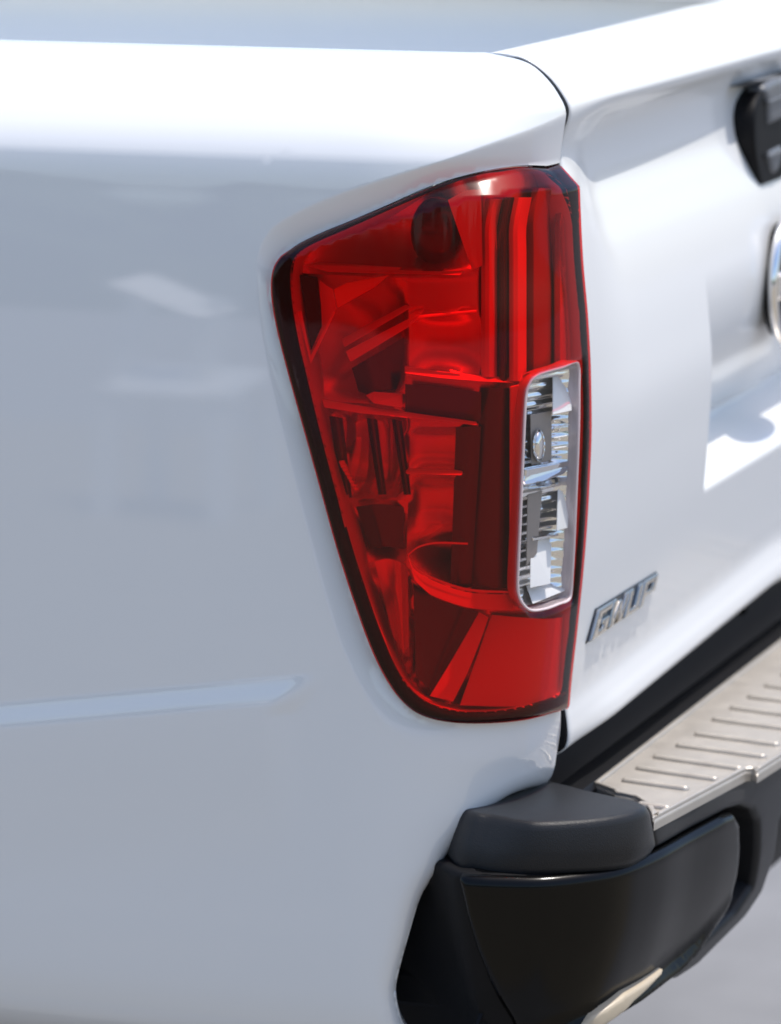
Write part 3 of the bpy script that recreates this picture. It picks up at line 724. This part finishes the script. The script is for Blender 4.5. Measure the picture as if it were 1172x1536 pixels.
# bumper side base behind the cover
u_l = BUMP.inv(np.array([(690, 1312)], float))[0, 0]
side_poly = np.array([(.05, .0), (u_l+.10, .0), (u_l+.10, .19), (.05, .19)])
shell("bumper_side", side_poly, BUMP, M['dark'], bump, d=-.003, thick=.02, grid=.02, round_r=.006)
cov_px = np.array([(684, 1312), (720, 1315.5), (760, 1317), (830, 1316), (880, 1310), (920, 1304), (985, 1281), (1040, 1251), (1088, 1225), (1103, 1220), (1110, 1232), (1111, 1270), (1107, 1310), (1097, 1345), (1080, 1379),
                   (1045, 1424), (1000, 1468), (950, 1507), (895, 1540), (830, 1566), (780, 1560), (745, 1500), (715, 1430), (697, 1370)], float)
cov = BUMP.inv(cov_px)
lip_uv = BED and BUMP.inv(smooth_curve(np.array([(1092, 1352), (1072, 1378), (1036, 1418), (990, 1456), (935, 1496), (880, 1526), (820, 1545), (760, 1545)], float), 4))
LU = BUMP.inv(np.array([(780, 1540), (890, 1520), (1000, 1450), (1085, 1370)], float))[:, 0]
def cov_lip(q):
    """moulded bead along the lower edge"""
    dd = seg_dist(q, lip_uv, closed=False); amp = sstep(LU[0], LU[1], q[:, 0])*(1-sstep(LU[2], LU[3], q[:, 0])) if LU[1] > LU[0] else sstep(LU[3], LU[2], q[:, 0])*sstep(LU[0], LU[1], q[:, 0])
    return (.002+.008*amp)*np.exp(-(dd/.006)**2)
shell("corner_cover", cov, BUMP, M['black_satin'], bump, d=.002, thick=.03, grid=.005, round_r=.009, bspace=.004, dfn=cov_lip, lines=[(lip_uv, (-.009, -.006, -.003, 0, .003, .006))])
tr = BUMP.inv(np.array([(1003, 1461), (1002, 1464), (952, 1503), (906, 1537), (874, 1562), (862, 1556), (899, 1527), (946, 1496)], float)-[20, 12]); tr_top = BUMP.inv(np.array([(1008, 1459), (945, 1492), (900, 1522), (860, 1552), (840, 1570)], float)-[20, 12])
shell("glint_strip", tr, BUMP, M['tan_glint'], bump, d=lambda q: .0085+.5*np.clip(seg_dist(q, tr_top, closed=False), 0, .02), thick=.02, grid=.005, round_r=.002, bspace=.004)  # tan strip added to stand for the warm glint along the lower edge
# frame of the bumper: under the step pad, down and round the cover
frm_px = np.array([(975, 1240), (1121, 1163), (1134, 1166), (1172, 1142), (1260, 1090), (1400, 1008), (1400, 1090), (1260, 1170), (1178, 1216), (1170, 1232), (1162, 1290), (1153, 1313), (1144, 1339), (1117, 1379), (1075, 1421),
                   (1045, 1451), (1015, 1471), (990, 1474), (1006, 1452), (1060, 1412), (1106, 1368), (1131, 1330), (1139, 1279), (1139, 1234), (1131, 1216), (1114, 1209), (1094, 1214), (1040, 1243), (985, 1274)], float)
frm = BUMP.inv(frm_px, -.004)
shell("bumper_frame", frm, BUMP, M['black_tex'], bump, d=-.004, thick=.035, grid=.010, round_r=.006, bspace=.004)
rc = BUMP.inv(np.array([(985, 1290), (1100, 1212), (1140, 1214), (1142, 1290), (1118, 1372), (1050, 1440), (1000, 1465), (985, 1400)], float), -.03)
shell("recess_panel", rc, BUMP, M['dark'], bump, d=-.038, thick=.01, grid=.02)
pr = BUMP.inv(np.array([(1155, 1215), (1400, 1080), (1400, 1200), (1172, 1296), (1150, 1306)], float), -.05)
shell("plate_recess", pr, BUMP, M['dark'], bump, d=-.055, thick=.01, grid=.02)

# end cap on the corner
cap_px = np.array([(722, 1233), (760, 1236), (800, 1237), (860, 1233), (905, 1228), (940, 1222), (962, 1216), (972, 1210), (968, 1203), (950, 1197), (930, 1193), (880, 1183), (850, 1175)], float)
c3 = onplane(cap_px, 2, ZC)
c3[:4, 0] += [.022, .014, .006, .002]
cap_top = np.vstack([c3[:, :2], [(.150, .030)], [(.08, .060)], [(.050, .060)], [(.034, .046)], [(.019, .026)]])
cap_top = smooth_curve(cap_top, 5, closed=True)
def ring2(poly, r, z):
    return np.c_[inset(poly, r), np.full(len(poly), z)]
cap_bot_px = np.array([(690, 1309), (760, 1314), (830, 1313), (880, 1308), (920, 1301), (960, 1289), (984, 1279)], float)
def cap_ring(r, z, lean):
    q = inset(cap_top, r); q[:, 0] += lean*sstep(.06, .10, cap_top[:, 0])*sstep(-.03, -.08, cap_top[:, 1])
    w2 = sstep(.060, .012, cap_top[:, 0])*sstep(-.035, .012, cap_top[:, 1]); k = np.clip((ZC-.004-z)/(ZC-ZE), 0, 1); q[:, 0] -= .014*k*w2; q[:, 1] += .008*k*w2
    return np.c_[q, np.full(len(q), z)]
loft("end_cap", [cap_ring(.0065, ZC, -.003), cap_ring(.0035, ZC-.0006, -.002), cap_ring(.0012, ZC-.0028, 0), cap_ring(-.0002, ZC-.007, .003), cap_ring(-.0012, ZC-.022, .011),
                 cap_ring(-.0010, ZE+.005, .020), cap_ring(.004, ZE-.003, .021)], M['black_tex'], bump, sharp=60)

# step pad with raised ribs
PAD = plane_surf(2, ZP); _p, _n = PAD.pn(np.array([.4]), np.array([.0])); PAD.flip = 1.0 if _n[0, 2] > 0 else -1.0
pad_px = np.array([(890, 1176), (919, 1187), (922, 1191), (952, 1197), (966, 1206), (974, 1220), (981, 1230), (1120, 1156), (1128, 1155), (1136, 1159), (1172, 1136), (1260, 1084)], float)
pad = PAD.inv(pad_px); backline = onplane(np.array([(890, 1176), (1172, 960)], float), 2, ZP)
pad = np.vstack([pad, [(1.05, pad[-1, 1]-.002)], [(1.05, backline[1, 1])], [(backline[1, 0], backline[1, 1])]])
step = empty("step_pad", truck)
shell("pad_plate", pad, PAD, M['steel'], step, d=0.0, thick=.006, grid=.02, round_r=.003, bspace=.005)
# raised lip along the pad's rim
shell("pad_lip", inset(pad, .001), PAD, M['steel'], step, d=.0025, thick=.003, grid=.02, round_r=.0012, bspace=.005, holes=[inset(resample(pad, .01), .0055)])
rib_px = [((933, 1166), (1034, 1180)), ((954, 1148), (1078, 1166)), ((980, 1131), (1114, 1150)), ((1014, 1114), (1150, 1132)), ((1042, 1097), (1170, 1114)),
          ((1068, 1075), None), ((1099, 1048), None), ((1132, 1024), None), ((1150, 1011), None)]
ribs = []
prev = None
for k, (a, b) in enumerate(rib_px[:6]):
    A = onplane(np.array([a], float), 2, ZP+.003)[0]
    if b is not None:
        B = onplane(np.array([b], float), 2, ZP+.003)[0]; d = B-A; prev = d
    else: d = prev
    ribs.append((A, d))
dx = (ribs[5][0]-ribs[1][0])/4
for k in range(1, 15): ribs.append((ribs[5][0]+dx*k, ribs[5][1]))
def rib_mesh(L, w=.0042, h=.0034):
    n = 8; V = []
    for (s_, yy) in ((-1, 0), (1, L)):
        pass
    ring = []
    for i in range(n+1):
        t = math.pi*i/n; ring.append((yy_ := None, None))
    out = []
    for lev, (ww, hh) in enumerate([(w, -.002), (w, .0006), (w*.72, h*.8), (w*.3, h)]):
        pts = []
        for i in range(10):
            t = -math.pi/2+math.pi*i/9; pts.append((L-w+ww*math.cos(t), ww*math.sin(t), hh))
        for i in range(10):
            t = math.pi/2+math.pi*i/9; pts.append((w+ww*math.cos(t), ww*math.sin(t), hh))
        out.append(np.array(pts))
    return out[::-1]
shared = None
for k, (A, d) in enumerate(ribs):
    L = np.linalg.norm(d[:2])
    if k < 5 or shared is None:
        o = loft("rib", rib_mesh(L), M['steel'], step, cap_bot=False)
        if k >= 5: shared = o
    else:
        o = shared.copy(); COL.objects.link(o); o.parent = step
    o.location = (A[0], A[1], ZP+.0002); o.rotation_euler = (0, 0, math.atan2(d[1], d[0]))
o = loft("rib", rib_mesh(.030), M['steel'], step, cap_bot=False)
A = onplane(np.array([(966, 1201)], float), 2, ZP+.003)[0]; o.location = (A[0]-.004, A[1]+.004, ZP+.0002); o.rotation_euler = (0, 0, math.atan2(ribs[0][1][1], ribs[0][1][0]))

# beam under the pad, top flange behind it, dark sill under the tailgate
flange = [(.10, .035), (.155, -.016), (.30, -.020), (1.2, -.026), (1.2, .06), (.10, .06)]
yb = backline[0, 1]
box("bumper_flange", (.13, yb-.004, .600), (1.3, .012, .634), M['dark'], bump, .004)
box("bumper_beam", (.13, yb-.055, .56), (1.3, yb-.004, .622), M['dark'], bump, .004)
box("sill_panel", (.10, .045, .50), (1.45, .07, .70), M['sill'], truck, .004)
for k in range(5):
    box("sill_clip", (.36+.24*k, .030, .645), (.372+.24*k, .046, .70), M['dark'], truck, .002)
# underside so that no light leaks from below
box("floor_pan", (.06, .05, .47), (1.5, 1.6, .50), M['dark'], truck, .004)

# ------------------------------------------------------------------ ground
n = 2; G = np.array([[(-60, -60, 0), (-60, 60, 0)], [(60, -60, 0), (60, 60, 0)]], float)
g = grid_obj("ground", G, M['ground'], None); g["kind"] = "structure"; g["label"] = "pale grey concrete paving under the truck"

LP = [(-7, 60), (-.40, 60), (-.40, -.40), (.30, -.45), (.75, -.9), (1.6, -2.4), (12, -30), (12, -60), (-7, -60)]
ln = mesh_obj("asphalt_lane", [(p[0], p[1], .004) for p in LP], [list(range(len(LP)))[::-1]], M['asphalt'], None, False)
ln["kind"] = "structure"; ln["label"] = "dark asphalt lane beside the paving"

# dark green backdrop added out of view, for a horizon in the paint's reflection
n, k = 160, 14
yy = np.linspace(-40, 40, n); A, Bv = np.meshgrid(yy, np.linspace(0, math.pi, k), indexing='ij')
hh = 2.6+.35*np.sin(A*1.7)+.25*np.sin(A*.63+1)+.2*rng.standard_normal(A.shape)
P = np.stack([-24+1.3*np.cos(Bv)+.15*rng.standard_normal(A.shape), A, hh*np.sin(Bv)**.5], -1)
hd = grid_obj("horizon_backdrop", P, mat("backdrop_green", (.045, .075, .03), .8, vary=.5, vscale=6)); hd["label"] = "dark green backdrop added out of view, a horizon mirrored in the paint"; hd["category"] = "horizon_backdrop"
# white prop with seat and back, added out of view for a pale reflection
ch = empty("reflection_prop", None, (-5.2, 2.41, 0)); ch.rotation_euler = (0, 0, 0)
ch["label"] = "white prop added out of view, mirrored as a pale patch in the paint"; ch["category"] = "prop"
def bar(name, a, b, w, t, m=M['white']):
    a, b = np.array(a, float), np.array(b, float); z = (b-a)/np.linalg.norm(b-a); x = np.cross(z, [0, 1, 0.01]); x /= np.linalg.norm(x); y = np.cross(z, x)
    q = lambda c: np.array([c+x*w*i+y*t*j for i, j in ((-.5, -.5), (.5, -.5), (.5, .5), (-.5, .5))])
    loft(name, [q(b), q(a)], m, ch)
def plate(name, c, t, n_, L, w, th, m=M['white']):
    c, t, n_ = (np.array(k, float) for k in (c, t, n_)); t /= np.linalg.norm(t); n_ -= t*(n_@t); n_ /= np.linalg.norm(n_); e = np.cross(n_, t)
    loft(name, [np.array([c+t*L*i/2+e*w*j/2+n_*th*k for i, j in ((-1, -1), (1, -1), (1, 1), (-1, 1))]) for k in (.5, -.5)], m, ch)
plate("backrest", (0, .05, .90), (0, .18, .155), (.55, -.2, .8), .27, .13, .03)
plate("seat", (0, .02, .40), (0, 1, 0), (.25, -.1, 1), .30, .30, .03)
for y0, y1 in ((.125, .17), (-.05, -.02)): bar("back_post", (0, y1, .40), (-.02, y0, .92), .05, .04)
for x in (-.12, .12):
    for y in (-.10, .14): bar("leg", (x*1.2, y*1.1, 0), (x, y, .39), .04, .04)
